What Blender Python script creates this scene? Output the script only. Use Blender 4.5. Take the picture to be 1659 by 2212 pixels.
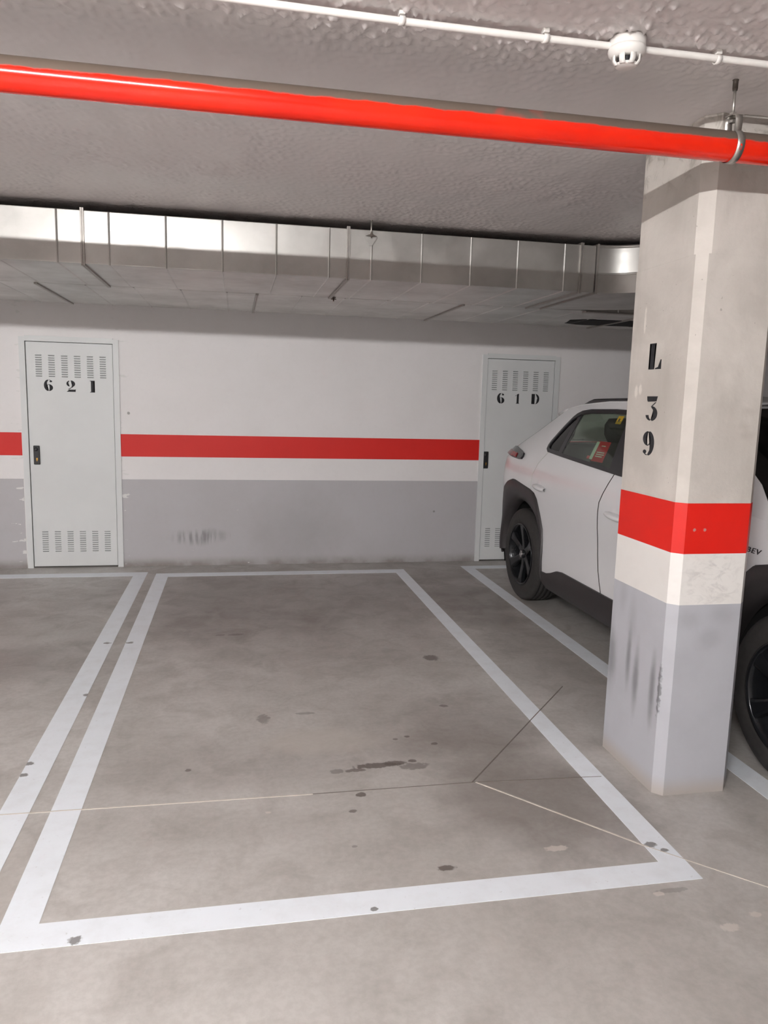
import bpy, bmesh, math, random
import numpy as np
from mathutils import Vector, Matrix
from mathutils.geometry import delaunay_2d_cdt
random.seed(4)
scene = bpy.context.scene
for o in list(bpy.data.objects): bpy.data.objects.remove(o)
COL = scene.collection

# ---------------------------------------------------------------- camera
FPX, IW, IH = 1637.6, 1659.0, 2212.0
YAW, PITCH, ROLL, CAMH = math.radians(11.1987), math.radians(8.4411), math.radians(-1.5011), 1.569
fw = Vector((math.sin(YAW)*math.cos(PITCH), math.cos(YAW)*math.cos(PITCH), -math.sin(PITCH)))
r0 = Vector((math.cos(YAW), -math.sin(YAW), 0)); d0 = fw.cross(r0)
rt = r0*math.cos(ROLL) + d0*math.sin(ROLL); dn = -r0*math.sin(ROLL) + d0*math.cos(ROLL)
cd = bpy.data.cameras.new('camera'); cam = bpy.data.objects.new('camera', cd); COL.objects.link(cam)
cd.sensor_fit = 'VERTICAL'; cd.sensor_height = 36.0; cd.lens = 36.0*FPX/IH; cd.clip_start = 0.02
M = Matrix((rt, -dn, -fw)).transposed().to_4x4(); M.translation = (0, 0, CAMH)
cam.matrix_world = M
scene.camera = cam

# ---------------------------------------------------------------- world and exposure
w = bpy.data.worlds.new('world'); scene.world = w; w.use_nodes = True
w.node_tree.nodes['Background'].inputs[0].default_value = (0.02, 0.02, 0.02, 1)
scene.view_settings.view_transform = 'Standard'; scene.view_settings.look = 'None'
scene.view_settings.gamma = 1.0; scene.view_settings.use_curve_mapping = False
scene.view_settings.exposure = 2.05
LAMP_POWER = 300.0

# ---------------------------------------------------------------- materials
def srgb(r, g, b):
    f = lambda c: (c/12.92 if c <= .04045 else ((c+.055)/1.055)**2.4)
    return (f(r/255), f(g/255), f(b/255), 1.0)
def newmat(name):
    m = bpy.data.materials.new(name); m.use_nodes = True
    nt = m.node_tree
    return m, nt, nt.nodes['Principled BSDF']
class NT:
    """small node-graph helper"""
    def __init__(s, nt): s.nt = nt; s.pos = None
    def n(s, t, **k):
        x = s.nt.nodes.new(t)
        for a, b in k.items(): setattr(x, a, b)
        return x
    def l(s, a, b): s.nt.links.new(a, b)
    def put(s, sock, v):
        if hasattr(v, 'is_linked') or isinstance(v, bpy.types.NodeSocket): s.l(v, sock)
        else: sock.default_value = v
    def P(s):
        if s.pos is None: s.pos = s.n('ShaderNodeNewGeometry').outputs['Position']
        return s.pos
    def math(s, op, a, b=0.0, c=0.0):
        x = s.n('ShaderNodeMath', operation=op)
        s.put(x.inputs[0], a); s.put(x.inputs[1], b); s.put(x.inputs[2], c); return x.outputs[0]
    def vmath(s, op, a, b):
        x = s.n('ShaderNodeVectorMath', operation=op); s.put(x.inputs[0], a); s.put(x.inputs[1], b); return x
    def noise(s, scale, detail=4, rough=.55, vec=None, dist=0.0, stretch=None):
        x = s.n('ShaderNodeTexNoise'); x.inputs['Scale'].default_value = scale; x.inputs['Detail'].default_value = detail
        x.inputs['Roughness'].default_value = rough; x.inputs['Distortion'].default_value = dist
        v = vec if vec is not None else s.P()
        if stretch: v = s.vmath('MULTIPLY', v, stretch).outputs[0]
        s.l(v, x.inputs['Vector']); return x.outputs['Fac']
    def ramp(s, f, lo, hi, a=0.0, b=1.0):
        x = s.n('ShaderNodeMapRange'); x.clamp = True; x.interpolation_type = 'SMOOTHSTEP'
        s.put(x.inputs[0], f); s.put(x.inputs[1], lo); s.put(x.inputs[2], hi); s.put(x.inputs[3], a); s.put(x.inputs[4], b)
        return x.outputs[0]
    def mix(s, f, a, b):
        x = s.n('ShaderNodeMix', data_type='RGBA'); s.put(x.inputs[0], f); s.put(x.inputs[6], a); s.put(x.inputs[7], b); return x.outputs[2]
    def sep(s, v=None):
        x = s.n('ShaderNodeSeparateXYZ'); s.l(v if v is not None else s.P(), x.inputs[0]); return x.outputs
    def spot(s, c, r, warp=.5, nscale=8, soft=.25):
        """mask of an irregular blot at world point c with radii r"""
        d = s.vmath('SUBTRACT', s.P(), c).outputs[0]
        d = s.vmath('DIVIDE', d, r).outputs[0]
        ln = s.n('ShaderNodeVectorMath', operation='LENGTH'); s.l(d, ln.inputs[0])
        nz = s.noise(nscale, 3)
        v = s.math('ADD', ln.outputs['Value'], s.math('MULTIPLY', s.math('SUBTRACT', nz, .5), warp*4))
        return s.ramp(v, 1.0-soft, 1.0+soft, 1.0, 0.0)
    def bump(s, bsdf, h, strength=.3, dist=.01):
        x = s.n('ShaderNodeBump'); x.inputs['Strength'].default_value = strength; x.inputs['Distance'].default_value = dist
        s.l(h, x.inputs['Height']); s.l(x.outputs[0], bsdf.inputs['Normal'])
def simple(name, col, rough=.5, metal=0.0, noise=.06, nscale=30, **kw):
    m, nt, b = newmat(name); g = NT(nt)
    n = g.noise(nscale, 3)
    dark = tuple(c*(1-noise) for c in col[:3])+(1,); lite = tuple(min(1, c*(1+noise)) for c in col[:3])+(1,)
    g.l(g.mix(g.ramp(n, .3, .7), dark, lite), b.inputs['Base Color'])
    b.inputs['Roughness'].default_value = rough; b.inputs['Metallic'].default_value = metal
    for k, v in kw.items(): b.inputs[k].default_value = v
    return m
MAT = {}
def concrete_floor():
    m, nt, b = newmat('trowelled_concrete'); g = NT(nt)
    big = g.noise(.9, 6, .6, dist=.6); mid = g.noise(5, 5, .6, dist=.8); fine = g.noise(40, 4, .6)
    c = g.mix(g.ramp(big, .32, .68), srgb(178, 174, 169), srgb(203, 200, 196))
    c = g.mix(g.ramp(mid, .42, .75, 0, .5), c, srgb(158, 153, 147))
    c = g.mix(g.ramp(fine, .35, .65, 0, .14), c, srgb(112, 106, 100))
    streak = g.noise(3, 4, .6, stretch=(1, .25, 1))
    c = g.mix(g.ramp(streak, .55, .8, 0, .35), c, srgb(198, 192, 186))
    # damp/oily area by the joint and tyre-worn patches
    dk = srgb(112, 103, 97)
    for p, r, a in (((1.22, 2.6, 0), (.38, .32, 1), .6), ((-.05, 5.2, 0), (.55, .35, 1), .42), ((1.15, 3.35, 0), (.35, .4, 1), .45),
                    ((.6, 5.9, 0), (1.9, .8, 1), .42), ((.5, 4.7, 0), (1.0, .5, 1), .2), ((1.85, 5.6, 0), (.3, .9, 1), .3), ((-1.35, 4.5, 0), (.8, .35, 1), .4), ((1.85, 4.2, 0), (.25, 1.4, 1), .3),
                    ((.35, 3.15, 0), (.9, .22, 1), .25)):
        c = g.mix(g.math('MULTIPLY', g.spot(p, r, .35, 3, .6), a), c, dk)
    c = g.mix(g.math('MULTIPLY', g.spot((.38, 3.3, 0), (.24, .12, 1), .2, 4, .5), .55), c, srgb(196, 190, 182))
    sp = srgb(88, 78, 72)
    for x, y, rx, ry, a in ((.60, 3.03, .10, .022, .8), (.50, 3.0, .05, .014, .7), (.68, 3.04, .05, .02, .8), (.76, 3.0, .06, .03, .55), (.76, 3.05, .02, .014, .8), (.42, 3.0, .03, .02, .5),
                            (.49, 2.80, .02, .018, .8), (.44, 2.68, .014, .012, .7), (.90, 3.20, .016, .012, .8), (.79, 3.29, .012, .012, .8), (.73, 3.27, .012, .01, .7), (.70, 2.28, .03, .016, .8),
                            (1.18, 4.35, .045, .05, .7), (1.06, 3.62, .02, .016, .7), (.13, 3.58, .03, .05, .5), (.34, 3.62, .05, .014, .45), (-.2, 3.1, .012, .012, .7), (-1.21, 3.95, .03, .02, .6),
                            (.0, 4.95, .05, .02, .5), (-.1, 4.95, .03, .02, .45), (.41, 2.45, .01, .008, .5), (1.4, 2.05, .06, .012, .35), (.33, 1.62, .05, .02, .3)):
        c = g.mix(g.math('MULTIPLY', g.spot((x, y, 0), (rx, ry, 1), .35, 45, .2), a), c, sp)
    wh = srgb(214, 206, 198)
    for x, y, rx, ry in ((1.12, 2.33, .04, .016), (1.48, 1.86, .03, .015), (1.6, 1.9, .02, .012), (.12, 2.72, .012, .008), (1.35, 2.04, .02, .01)):
        c = g.mix(g.math('MULTIPLY', g.spot((x, y, 0), (rx, ry, 1), .4, 60, .25), .7), c, wh)
    g.l(c, b.inputs['Base Color'])
    g.l(g.ramp(mid, .3, .7, .34, .5), b.inputs['Roughness'])
    g.bump(b, fine, .06, .01)
    return m
MAT['floor'] = concrete_floor()
def line_paint():
    m, nt, b = newmat('white_line_paint'); g = NT(nt)
    n = g.noise(9, 5, .65); f = g.noise(60, 4, .6); xyz = g.sep()
    c = g.mix(g.ramp(n, .4, .75, 0, .22), srgb(238, 244, 250), srgb(206, 206, 206))
    c = g.mix(g.ramp(f, .64, .76, 0, .35), c, srgb(160, 154, 147))
    for x, y, r in ((-.46, 2.11, .02), (.42, 2.11, .012), (-.66, 4.85, .022), (-.80, 4.86, .022), (1.47, 2.3, .02), (1.50, 2.26, .015), (-.86, 3.15, .018), (-.865, 3.25, .02), (-.765, 4.0, .02)):
        c = g.mix(g.math('MULTIPLY', g.spot((x, y, 0), (r, r*.8, 1), .4, 50, .2), .8), c, srgb(105, 100, 96))
    g.l(c, b.inputs['Base Color']); b.inputs['Roughness'].default_value = .42
    return m
MAT['line'] = line_paint()
def wall_paint(name, col, dirt, chips=True):
    m, nt, b = newmat(name); g = NT(nt)
    n = g.noise(1.6, 5, .6); f = g.noise(22, 4, .6); xyz = g.sep()
    c = g.mix(g.ramp(n, .35, .75, 0, .3), col, dirt)
    c = g.mix(g.ramp(f, .45, .8, 0, .15), c, dirt)
    # dirt splashed up from the floor
    low = g.math('MULTIPLY', g.ramp(xyz[2], 0.0, .10, 1, 0), g.ramp(g.noise(6, 4), .3, .7, .3, .9))
    c = g.mix(low, c, srgb(132, 124, 117))
    if chips:
        ch = g.noise(26, 3, .5, stretch=(.35, 1, 1.6))
        c = g.mix(g.math('MULTIPLY', g.ramp(ch, .76, .78), g.ramp(xyz[2], .3, .62, 1, 0)), c, srgb(222, 220, 216))
        for x in (-1.83, -1.0):
            e = g.ramp(g.math('ABSOLUTE', g.math('SUBTRACT', xyz[0], x)), 0.0, .16, 1, 0)
            k = g.ramp(g.math('ADD', g.noise(20, 4, .6, stretch=(.4, 1, 1.5)), g.math('MULTIPLY', e, .13)), .735, .76)
            c = g.mix(k, c, srgb(222, 221, 219))
        st = g.noise(14, 3, .5, stretch=(2.2, 1, .3))
        sm = g.math('MULTIPLY', g.spot((-.33, 7.09, .27), (.2, .6, .06), .2, 8, .6), g.ramp(st, .35, .65))
        c = g.mix(g.math('MULTIPLY', sm, .55), c, srgb(92, 88, 86))
        c = g.mix(g.math('MULTIPLY', g.spot((.55, 7.09, .3), (.35, .6, .3), .3, 5, .8), .2), c, srgb(120, 116, 112))
        for x, z, rx, rz in ((-.93, 1.39, .012, .012), (1.9, .5, .01, .01)):
            c = g.mix(g.math('MULTIPLY', g.spot((x, 7.09, z), (rx, .6, rz), .3, 40, .3), .7), c, srgb(120, 116, 112))
    g.l(c, b.inputs['Base Color']); b.inputs['Roughness'].default_value = .55
    g.bump(b, g.noise(70, 3), .12, .004)
    return m
MAT['wall_white'] = wall_paint('white_wall_paint', srgb(234, 231, 231), srgb(220, 216, 214), True)
MAT['wall_grey'] = wall_paint('grey_wall_paint', srgb(186, 184, 187), srgb(172, 168, 167))
MAT['wall_red'] = wall_paint('red_wall_paint', srgb(214, 22, 10), srgb(204, 24, 14), False)
def pillar_paint(name, col, dirt, scuff):
    m, nt, b = newmat(name); g = NT(nt); xyz = g.sep()
    n = g.noise(4, 5, .6); f = g.noise(30, 4, .6)
    c = g.mix(g.ramp(n, .4, .75, 0, .35), col, dirt)
    c = g.mix(g.ramp(xyz[2], 0.0, .09, .75, 0), c, srgb(176, 166, 156))
    if scuff == 'grey':
        for y, z, ry, rz, a in ((3.06, .46, .035, .12, .5), (3.03, .42, .03, .1, .4), (2.9, .50, .017, .1, .75), (2.83, .42, .02, .12, .75), (2.70, .42, .018, .13, .8), (2.89, .66, .03, .08, .25), (2.98, .75, .03, .06, .2)):
            s = g.math('MULTIPLY', g.spot((1.675, y, z), (.03, ry, rz), .22, 11, .8), a*.75)
            c = g.mix(s, c, srgb(92, 90, 92))
        for x, z in ((1.75, .74), (1.85, .66), (1.9, .76)):
            c = g.mix(g.math('MULTIPLY', g.spot((x, 2.615, z), (.05, .1, .03), .4, 14, .9), .25), c, srgb(140, 138, 142))
        edge = g.math('MULTIPLY', g.spot((1.677, 2.65, .44), (.010, .010, .10), .5, 50, .35), .6)
        c = g.mix(edge, c, srgb(60, 58, 58))
    if scuff == 'white':
        st = g.noise(17, 5, .65, dist=1.2, stretch=(1, 1, 1.6))
        s = g.math('MULTIPLY', g.spot((1.84, 2.615, .90), (.11, .1, .1), .25, 6, .9), g.ramp(st, .44, .74))
        c = g.mix(g.math('MULTIPLY', s, .42), c, srgb(130, 126, 126))
    if scuff == 'red':
        s = g.noise(48, 3, .5)
        c = g.mix(g.ramp(s, .76, .79, 0, .6), c, srgb(222, 190, 184))
        for x, z in ((1.745, 1.1), (1.79, 1.1)):
            c = g.mix(g.math('MULTIPLY', g.spot((x, 2.615, z), (.006, .1, .006), .3, 80, .3), .8), c, srgb(190, 150, 145))
    g.l(c, b.inputs['Base Color']); b.inputs['Roughness'].default_value = .5
    g.bump(b, f, .08, .004)
    return m
MAT['pillar_grey'] = pillar_paint('pillar_grey_paint', srgb(186, 187, 193), srgb(170, 170, 176), 'grey')
MAT['pillar_white'] = pillar_paint('pillar_white_paint', srgb(236, 233, 229), srgb(218, 212, 207), 'white')
MAT['pillar_red'] = pillar_paint('pillar_red_paint', srgb(220, 25, 9), srgb(210, 25, 12), 'red')
def raw_concrete():
    m, nt, b = newmat('raw_concrete'); g = NT(nt); xyz = g.sep()
    n = g.noise(2.6, 6, .6, dist=.4); f = g.noise(26, 5, .6); v = g.noise(7, 4, .6, stretch=(1, 1, .22))
    c = g.mix(g.ramp(n, .3, .7), srgb(190, 184, 177), srgb(212, 206, 199))
    c = g.mix(g.ramp(v, .5, .8, 0, .4), c, srgb(166, 160, 152))
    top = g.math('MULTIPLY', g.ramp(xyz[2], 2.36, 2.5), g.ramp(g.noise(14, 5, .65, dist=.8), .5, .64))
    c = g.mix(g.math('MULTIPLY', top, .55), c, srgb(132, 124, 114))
    pit = g.noise(60, 2, .5)
    c = g.mix(g.ramp(pit, .74, .78, 0, .5), c, srgb(120, 113, 105))
    for y, z, ry, rz in ((3.0, 1.63, .012, .025), (2.97, 1.64, .012, .02), (2.97, 1.92, .008, .05)):
        c = g.mix(g.math('MULTIPLY', g.spot((1.675, y, z), (.1, ry, rz), .4, 40, .4), .8), c, srgb(226, 220, 212))
    for x, z in ((1.93, 1.56), (1.92, 1.5), (1.93, 1.47)):
        c = g.mix(g.math('MULTIPLY', g.spot((x, 2.615, z), (.025, .1, .014), .4, 20, .9), .22), c, srgb(140, 130, 122))
    g.l(c, b.inputs['Base Color']); b.inputs['Roughness'].default_value = .7
    g.bump(b, g.math('ADD', f, g.math('MULTIPLY', v, .6)), .25, .006)
    return m
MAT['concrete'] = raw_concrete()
def ceiling_mat():
    m, nt, b = newmat('sprayed_ceiling_plaster'); g = NT(nt)
    blot = g.noise(42, 2.5, .55, stretch=(.8, 1.1, 1)); mask = g.ramp(g.noise(.75, 3, .5, dist=.3), .40, .60)
    h = g.math('MULTIPLY', g.ramp(blot, .52, .70), g.math('ADD', g.math('MULTIPLY', mask, .85), .15))
    big = g.noise(2.6, 3, .5, stretch=(.6, 1.4, 1))
    h2 = g.math('ADD', h, g.math('MULTIPLY', big, .9))
    c = g.mix(g.ramp(g.noise(1.1, 4), .35, .7), srgb(220, 213, 212), srgb(228, 222, 221))
    g.l(c, b.inputs['Base Color']); b.inputs['Roughness'].default_value = .55
    g.bump(b, h2, .9, .016)
    return m
MAT['ceiling'] = ceiling_mat()
MAT['plaster'] = simple('white_sprayed_plaster', srgb(226, 219, 218), .42, 0, .02, 1.5)
def red_pipe():
    m, nt, b = newmat('red_pipe_enamel'); g = NT(nt)
    geo = g.n('ShaderNodeNewGeometry'); nz = g.sep(geo.outputs['Normal'])[2]; ny = g.sep(geo.outputs['Normal'])[1]
    e = g.math('ADD', nz, g.math('MULTIPLY', g.math('SUBTRACT', g.noise(14, 5, .65, stretch=(.5, 1, 1)), .5), .5))
    dust = g.ramp(e, .10, .27)
    patch = g.ramp(g.noise(3.5, 3, .6), .62, .72)
    dust = g.math('MULTIPLY', dust, g.math('SUBTRACT', 1.0, g.math('MULTIPLY', patch, .7)))
    c = g.mix(g.ramp(g.noise(3, 3), .3, .7), srgb(236, 44, 18), srgb(226, 34, 14))
    c = g.mix(dust, c, srgb(104, 90, 80))
    g.l(c, b.inputs['Base Color'])
    g.l(g.math('ADD', .16, g.math('MULTIPLY', dust, .6)), b.inputs['Roughness'])
    return m
MAT['pipe'] = red_pipe()
def galvanised():
    m, nt, b = newmat('galvanised_steel'); g = NT(nt)
    v = g.n('ShaderNodeTexVoronoi'); v.inputs['Scale'].default_value = 28; g.l(g.P(), v.inputs['Vector'])
    n = g.noise(2.5, 4, .55); f = g.noise(9, 4, .6)
    c = g.mix(g.ramp(n, .3, .7), srgb(172, 170, 166), srgb(196, 194, 190))
    c = g.mix(g.math('MULTIPLY', v.outputs['Color'], .12), c, srgb(212, 211, 208))
    g.l(c, b.inputs['Base Color']); b.inputs['Metallic'].default_value = .85
    g.l(g.ramp(f, .3, .7, .34, .44), b.inputs['Roughness'])
    g.bump(b, n, .05, .02)
    return m
MAT['galv'] = galvanised()
MAT['galv_dark'] = simple('dull_flange_steel', srgb(165, 160, 155), .45, .7)
MAT['zinc'] = simple('zinc_plated_steel', srgb(188, 184, 178), .35, .85)
MAT['anchor'] = simple('dark_anchor_steel', srgb(96, 88, 82), .5, .6)
MAT['pvc'] = simple('white_pvc', srgb(232, 228, 224), .45, 0, .03)
MAT['black_plastic'] = simple('black_plastic', srgb(34, 34, 36), .45, 0, .1)
MAT['void'] = simple('unlit_void', srgb(16, 15, 15), .9)
MAT['door'] = simple('pale_grey_door_enamel', srgb(219, 221, 221), .4, 0, .02, 3)
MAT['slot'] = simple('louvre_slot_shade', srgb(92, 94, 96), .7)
MAT['brass'] = simple('brass', srgb(190, 150, 80), .35, .9)
MAT['stencil'] = simple('black_stencil_paint', srgb(38, 38, 42), .7, 0, .25, 60)
MAT['joint_dark'] = simple('dark_joint_filler', srgb(118, 110, 104), .7)
MAT['joint_light'] = simple('pale_joint_filler', srgb(206, 199, 190), .7)
MAT['car_white'] = simple('white_car_paint', srgb(226, 226, 228), .28, 0, .01, 3, **{'Coat Weight': .6, 'Coat Roughness': .06})
MAT['cladding'] = simple('charcoal_cladding_plastic', srgb(52, 48, 49), .48, 0, .06, 90)
MAT['tyre'] = simple('tyre_rubber', srgb(46, 44, 43), .7, 0, .12, 40)
MAT['rim'] = simple('gloss_black_alloy', srgb(34, 35, 38), .22, .4)
MAT['chrome'] = simple('chrome', srgb(214, 214, 216), .15, 1.0)
MAT['dark_trim'] = simple('dark_satin_trim', srgb(38, 36, 40), .35)
MAT['lining'] = simple('dark_cabin_lining', srgb(58, 54, 52), .85)
MAT['headliner'] = simple('pale_headliner', srgb(196, 202, 186), .9)
MAT['seat'] = simple('dark_seat_fabric', srgb(48, 46, 46), .85)
MAT['red_lens'] = simple('red_tail_lens', srgb(150, 40, 44), .2)
MAT['smoke_lens'] = simple('smoked_lens', srgb(74, 76, 78), .2)
MAT['red_card'] = simple('red_card', srgb(206, 34, 44), .6)
MAT['mint_card'] = simple('pale_green_card', srgb(214, 232, 214), .6)
MAT['yellow_card'] = simple('yellow_card', srgb(222, 176, 40), .6)
MAT['lamp_body'] = simple('white_lamp_housing', srgb(228, 228, 226), .4)
def glass(name, tint, rough=0.0):
    m, nt, b = newmat(name); g = NT(nt)
    out = nt.nodes['Material Output']; nt.nodes.remove(b)
    tr = g.n('ShaderNodeBsdfTransparent'); tr.inputs[0].default_value = tint
    gl = g.n('ShaderNodeBsdfGlossy'); gl.inputs['Roughness'].default_value = .03
    lw = g.n('ShaderNodeLayerWeight'); lw.inputs[0].default_value = .5
    fr = g.n('ShaderNodeMath', operation='MULTIPLY_ADD'); g.l(g.math('POWER', lw.outputs['Facing'], 5.0), fr.inputs[0]); fr.inputs[1].default_value = .9; fr.inputs[2].default_value = .04
    mx = g.n('ShaderNodeMixShader'); g.l(fr.outputs[0], mx.inputs[0]); g.l(tr.outputs[0], mx.inputs[1]); g.l(gl.outputs[0], mx.inputs[2])
    g.l(mx.outputs[0], out.inputs[0]); return m
MAT['glass'] = glass('tinted_car_glass', (.80, .85, .80, 1))
MAT['privacy_shade'] = glass('privacy_shade_glass', (.12, .11, .11, 1))  # dark tint; on the windscreen it stands for the unlit cabin
def emis(name, col, s):
    m, nt, b = newmat(name)
    b.inputs['Emission Color'].default_value = col; b.inputs['Emission Strength'].default_value = s
    b.inputs['Base Color'].default_value = (1, 1, 1, 1); return m
MAT['tube'] = emis('lit_fluorescent_tube', (1.0, .985, .975, 1), LAMP_POWER)

# ---------------------------------------------------------------- mesh helpers
class MB:
    def __init__(s): s.v = []; s.f = []; s.m = []; s.sm = []
    def add(s, vs, fs, mi=0, smooth=False):
        o = len(s.v); s.v += [tuple(map(float, v)) for v in vs]
        for f in fs: s.f.append([i+o for i in f]); s.m.append(mi); s.sm.append(smooth)
    def box(s, x0, x1, y0, y1, z0, z1, mi=0):
        s.add([(x0,y0,z0),(x1,y0,z0),(x1,y1,z0),(x0,y1,z0),(x0,y0,z1),(x1,y0,z1),(x1,y1,z1),(x0,y1,z1)],
              [(3,2,1,0),(4,5,6,7),(0,1,5,4),(1,2,6,5),(2,3,7,6),(3,0,4,7)], mi)
    def prism(s, poly, z0, z1, mi=0):                       # poly in xy, CCW
        n = len(poly); s.add([(x,y,z0) for x,y in poly]+[(x,y,z1) for x,y in poly],
              [list(range(n))[::-1], list(range(n,2*n))]+[(i,(i+1)%n,n+(i+1)%n,n+i) for i in range(n)], mi)
    def tube(s, pts, r, seg=16, mi=0, cap=True, smooth=True):
        pts = [Vector(p) for p in pts]; rings = []; n = len(pts)
        up = Vector((0,0,1))
        base = len(s.v)
        for i, p in enumerate(pts):
            t = (pts[min(i+1,n-1)]-pts[max(i-1,0)]).normalized()
            a = t.cross(up if abs(t.z) < .95 else Vector((1,0,0))).normalized(); b = t.cross(a)
            rr = r[i] if isinstance(r, (list,tuple)) else r
            rings.append([p+(a*math.cos(2*math.pi*k/seg)+b*math.sin(2*math.pi*k/seg))*rr for k in range(seg)])
        vs = [v for R in rings for v in R]; fs = []
        for i in range(n-1):
            for k in range(seg):
                fs.append((i*seg+k, i*seg+(k+1)%seg, (i+1)*seg+(k+1)%seg, (i+1)*seg+k))
        s.add(vs, fs, mi, smooth)
        if cap:
            s.f.append([base+k for k in range(seg)][::-1]); s.m.append(mi); s.sm.append(False)
            s.f.append([base+(n-1)*seg+k for k in range(seg)]); s.m.append(mi); s.sm.append(False)
    def lathe(s, prof, c, axis='z', seg=40, mi=0, smooth=True, closed=False):   # prof: list of (radius, height)
        n = len(prof); vs = []
        for r, h in prof:
            for k in range(seg):
                a = 2*math.pi*k/seg; x, y = r*math.cos(a), r*math.sin(a)
                vs.append((c[0]+x, c[1]+y, c[2]+h) if axis == 'z' else (c[0]+h, c[1]+x, c[2]+y))
        fs = []
        for i in range(n if closed else n-1):
            j = (i+1) % n
            for k in range(seg): fs.append((i*seg+k, i*seg+(k+1)%seg, j*seg+(k+1)%seg, j*seg+k))
        s.add(vs, fs, mi, smooth)
    def grid(s, rows, mi=0, smooth=True):                   # rows of equal length points
        n, k = len(rows), len(rows[0])
        s.add([p for r in rows for p in r], [(i*k+j, i*k+j+1, (i+1)*k+j+1, (i+1)*k+j) for i in range(n-1) for j in range(k-1)], mi, smooth)
    def build(s, name, mats, parent=None, fix=True):
        me = bpy.data.meshes.new(name); me.from_pydata(s.v, [], s.f)
        mats = mats if isinstance(mats, (list, tuple)) else [mats]
        for m in mats: me.materials.append(MAT[m])
        for p, mi, sm in zip(me.polygons, s.m, s.sm): p.material_index = mi; p.use_smooth = sm
        if fix:
            bm = bmesh.new(); bm.from_mesh(me); bmesh.ops.recalc_face_normals(bm, faces=bm.faces); bm.to_mesh(me); bm.free()
        me.update()
        o = bpy.data.objects.new(name, me); COL.objects.link(o)
        if parent is not None: child(o, parent)
        return o
def child(o, parent):
    o.parent = parent
    pw = world_of(parent); o.matrix_parent_inverse = pw.inverted()
def world_of(o):
    if o.parent is None: return o.matrix_basis.copy()
    return world_of(o.parent) @ o.matrix_parent_inverse @ o.matrix_basis
def tag(o, label=None, cat=None, group=None, kind=None):
    if label: o['label'] = label
    if cat: o['category'] = cat
    if group: o['group'] = group
    if kind: o['kind'] = kind
    return o
def thing(name, loc, label, cat, group=None):
    o = bpy.data.objects.new(name, None); COL.objects.link(o); o.location = loc; o.empty_display_size = .1
    return tag(o, label, cat, group)
def copy_obj(o, parent, dx):
    c = o.copy(); COL.objects.link(c); c.parent = parent; c.matrix_parent_inverse = o.matrix_parent_inverse
    c.location = o.location + Vector(dx); return c

# ---------------------------------------------------------------- room dimensions
WY = 7.09; CZ = 2.62
X0, X1, YB = -8.0, 9.5, -9.0
D1 = (-1.803, -1.013); D2 = (2.343, 3.108); DH = 2.022

# floor, ceiling, outer walls
m = MB(); m.box(X0, X1, YB, WY+.3, -.2, 0); floor = tag(m.build('floor', 'floor'), 'grey brown trowelled concrete garage floor', 'floor', kind='structure')
m = MB(); m.box(X0, X1, YB, WY+.3, CZ, CZ+.2); ceiling = tag(m.build('ceiling', 'ceiling'), 'rough sprayed plaster ceiling', 'ceiling', kind='structure')
m = MB()
for a, b, z0, z1 in ((X0, D1[0], 0, CZ), (D1[0], D1[1], DH, CZ), (D1[1], D2[0], 0, CZ), (D2[0], D2[1], DH, CZ), (D2[1], X1, 0, CZ)):
    m.box(a, b, WY, WY+.3, z0, z1)
wall = tag(m.build('wall_back', 'wall_white'), 'white garage wall with a red stripe and grey base', 'wall', kind='structure')
for a, b in ((X0, D1[0]-.02), (D1[1]+.0, D2[0]-.005), (D2[1]+.02, X1)):
    m = MB(); m.box(a, b, WY-.0025, WY+.01, 0, .80); m.build('grey_dado', 'wall_grey', wall)
    m = MB(); m.box(a, b, WY-.0025, WY+.01, 1.005, 1.204); m.build('red_stripe', 'wall_red', wall)
for nm, bx in (('wall_left', (X0-.2, X0, YB, WY+.3)), ('wall_right', (X1, X1+.2, YB, WY+.3)), ('wall_front', (X0-.2, X1+.2, YB-.2, YB))):
    m = MB(); m.box(bx[0], bx[1], bx[2], bx[3], 0, CZ); wl = tag(m.build(nm, 'wall_white'), None, None, kind='structure')

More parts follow.
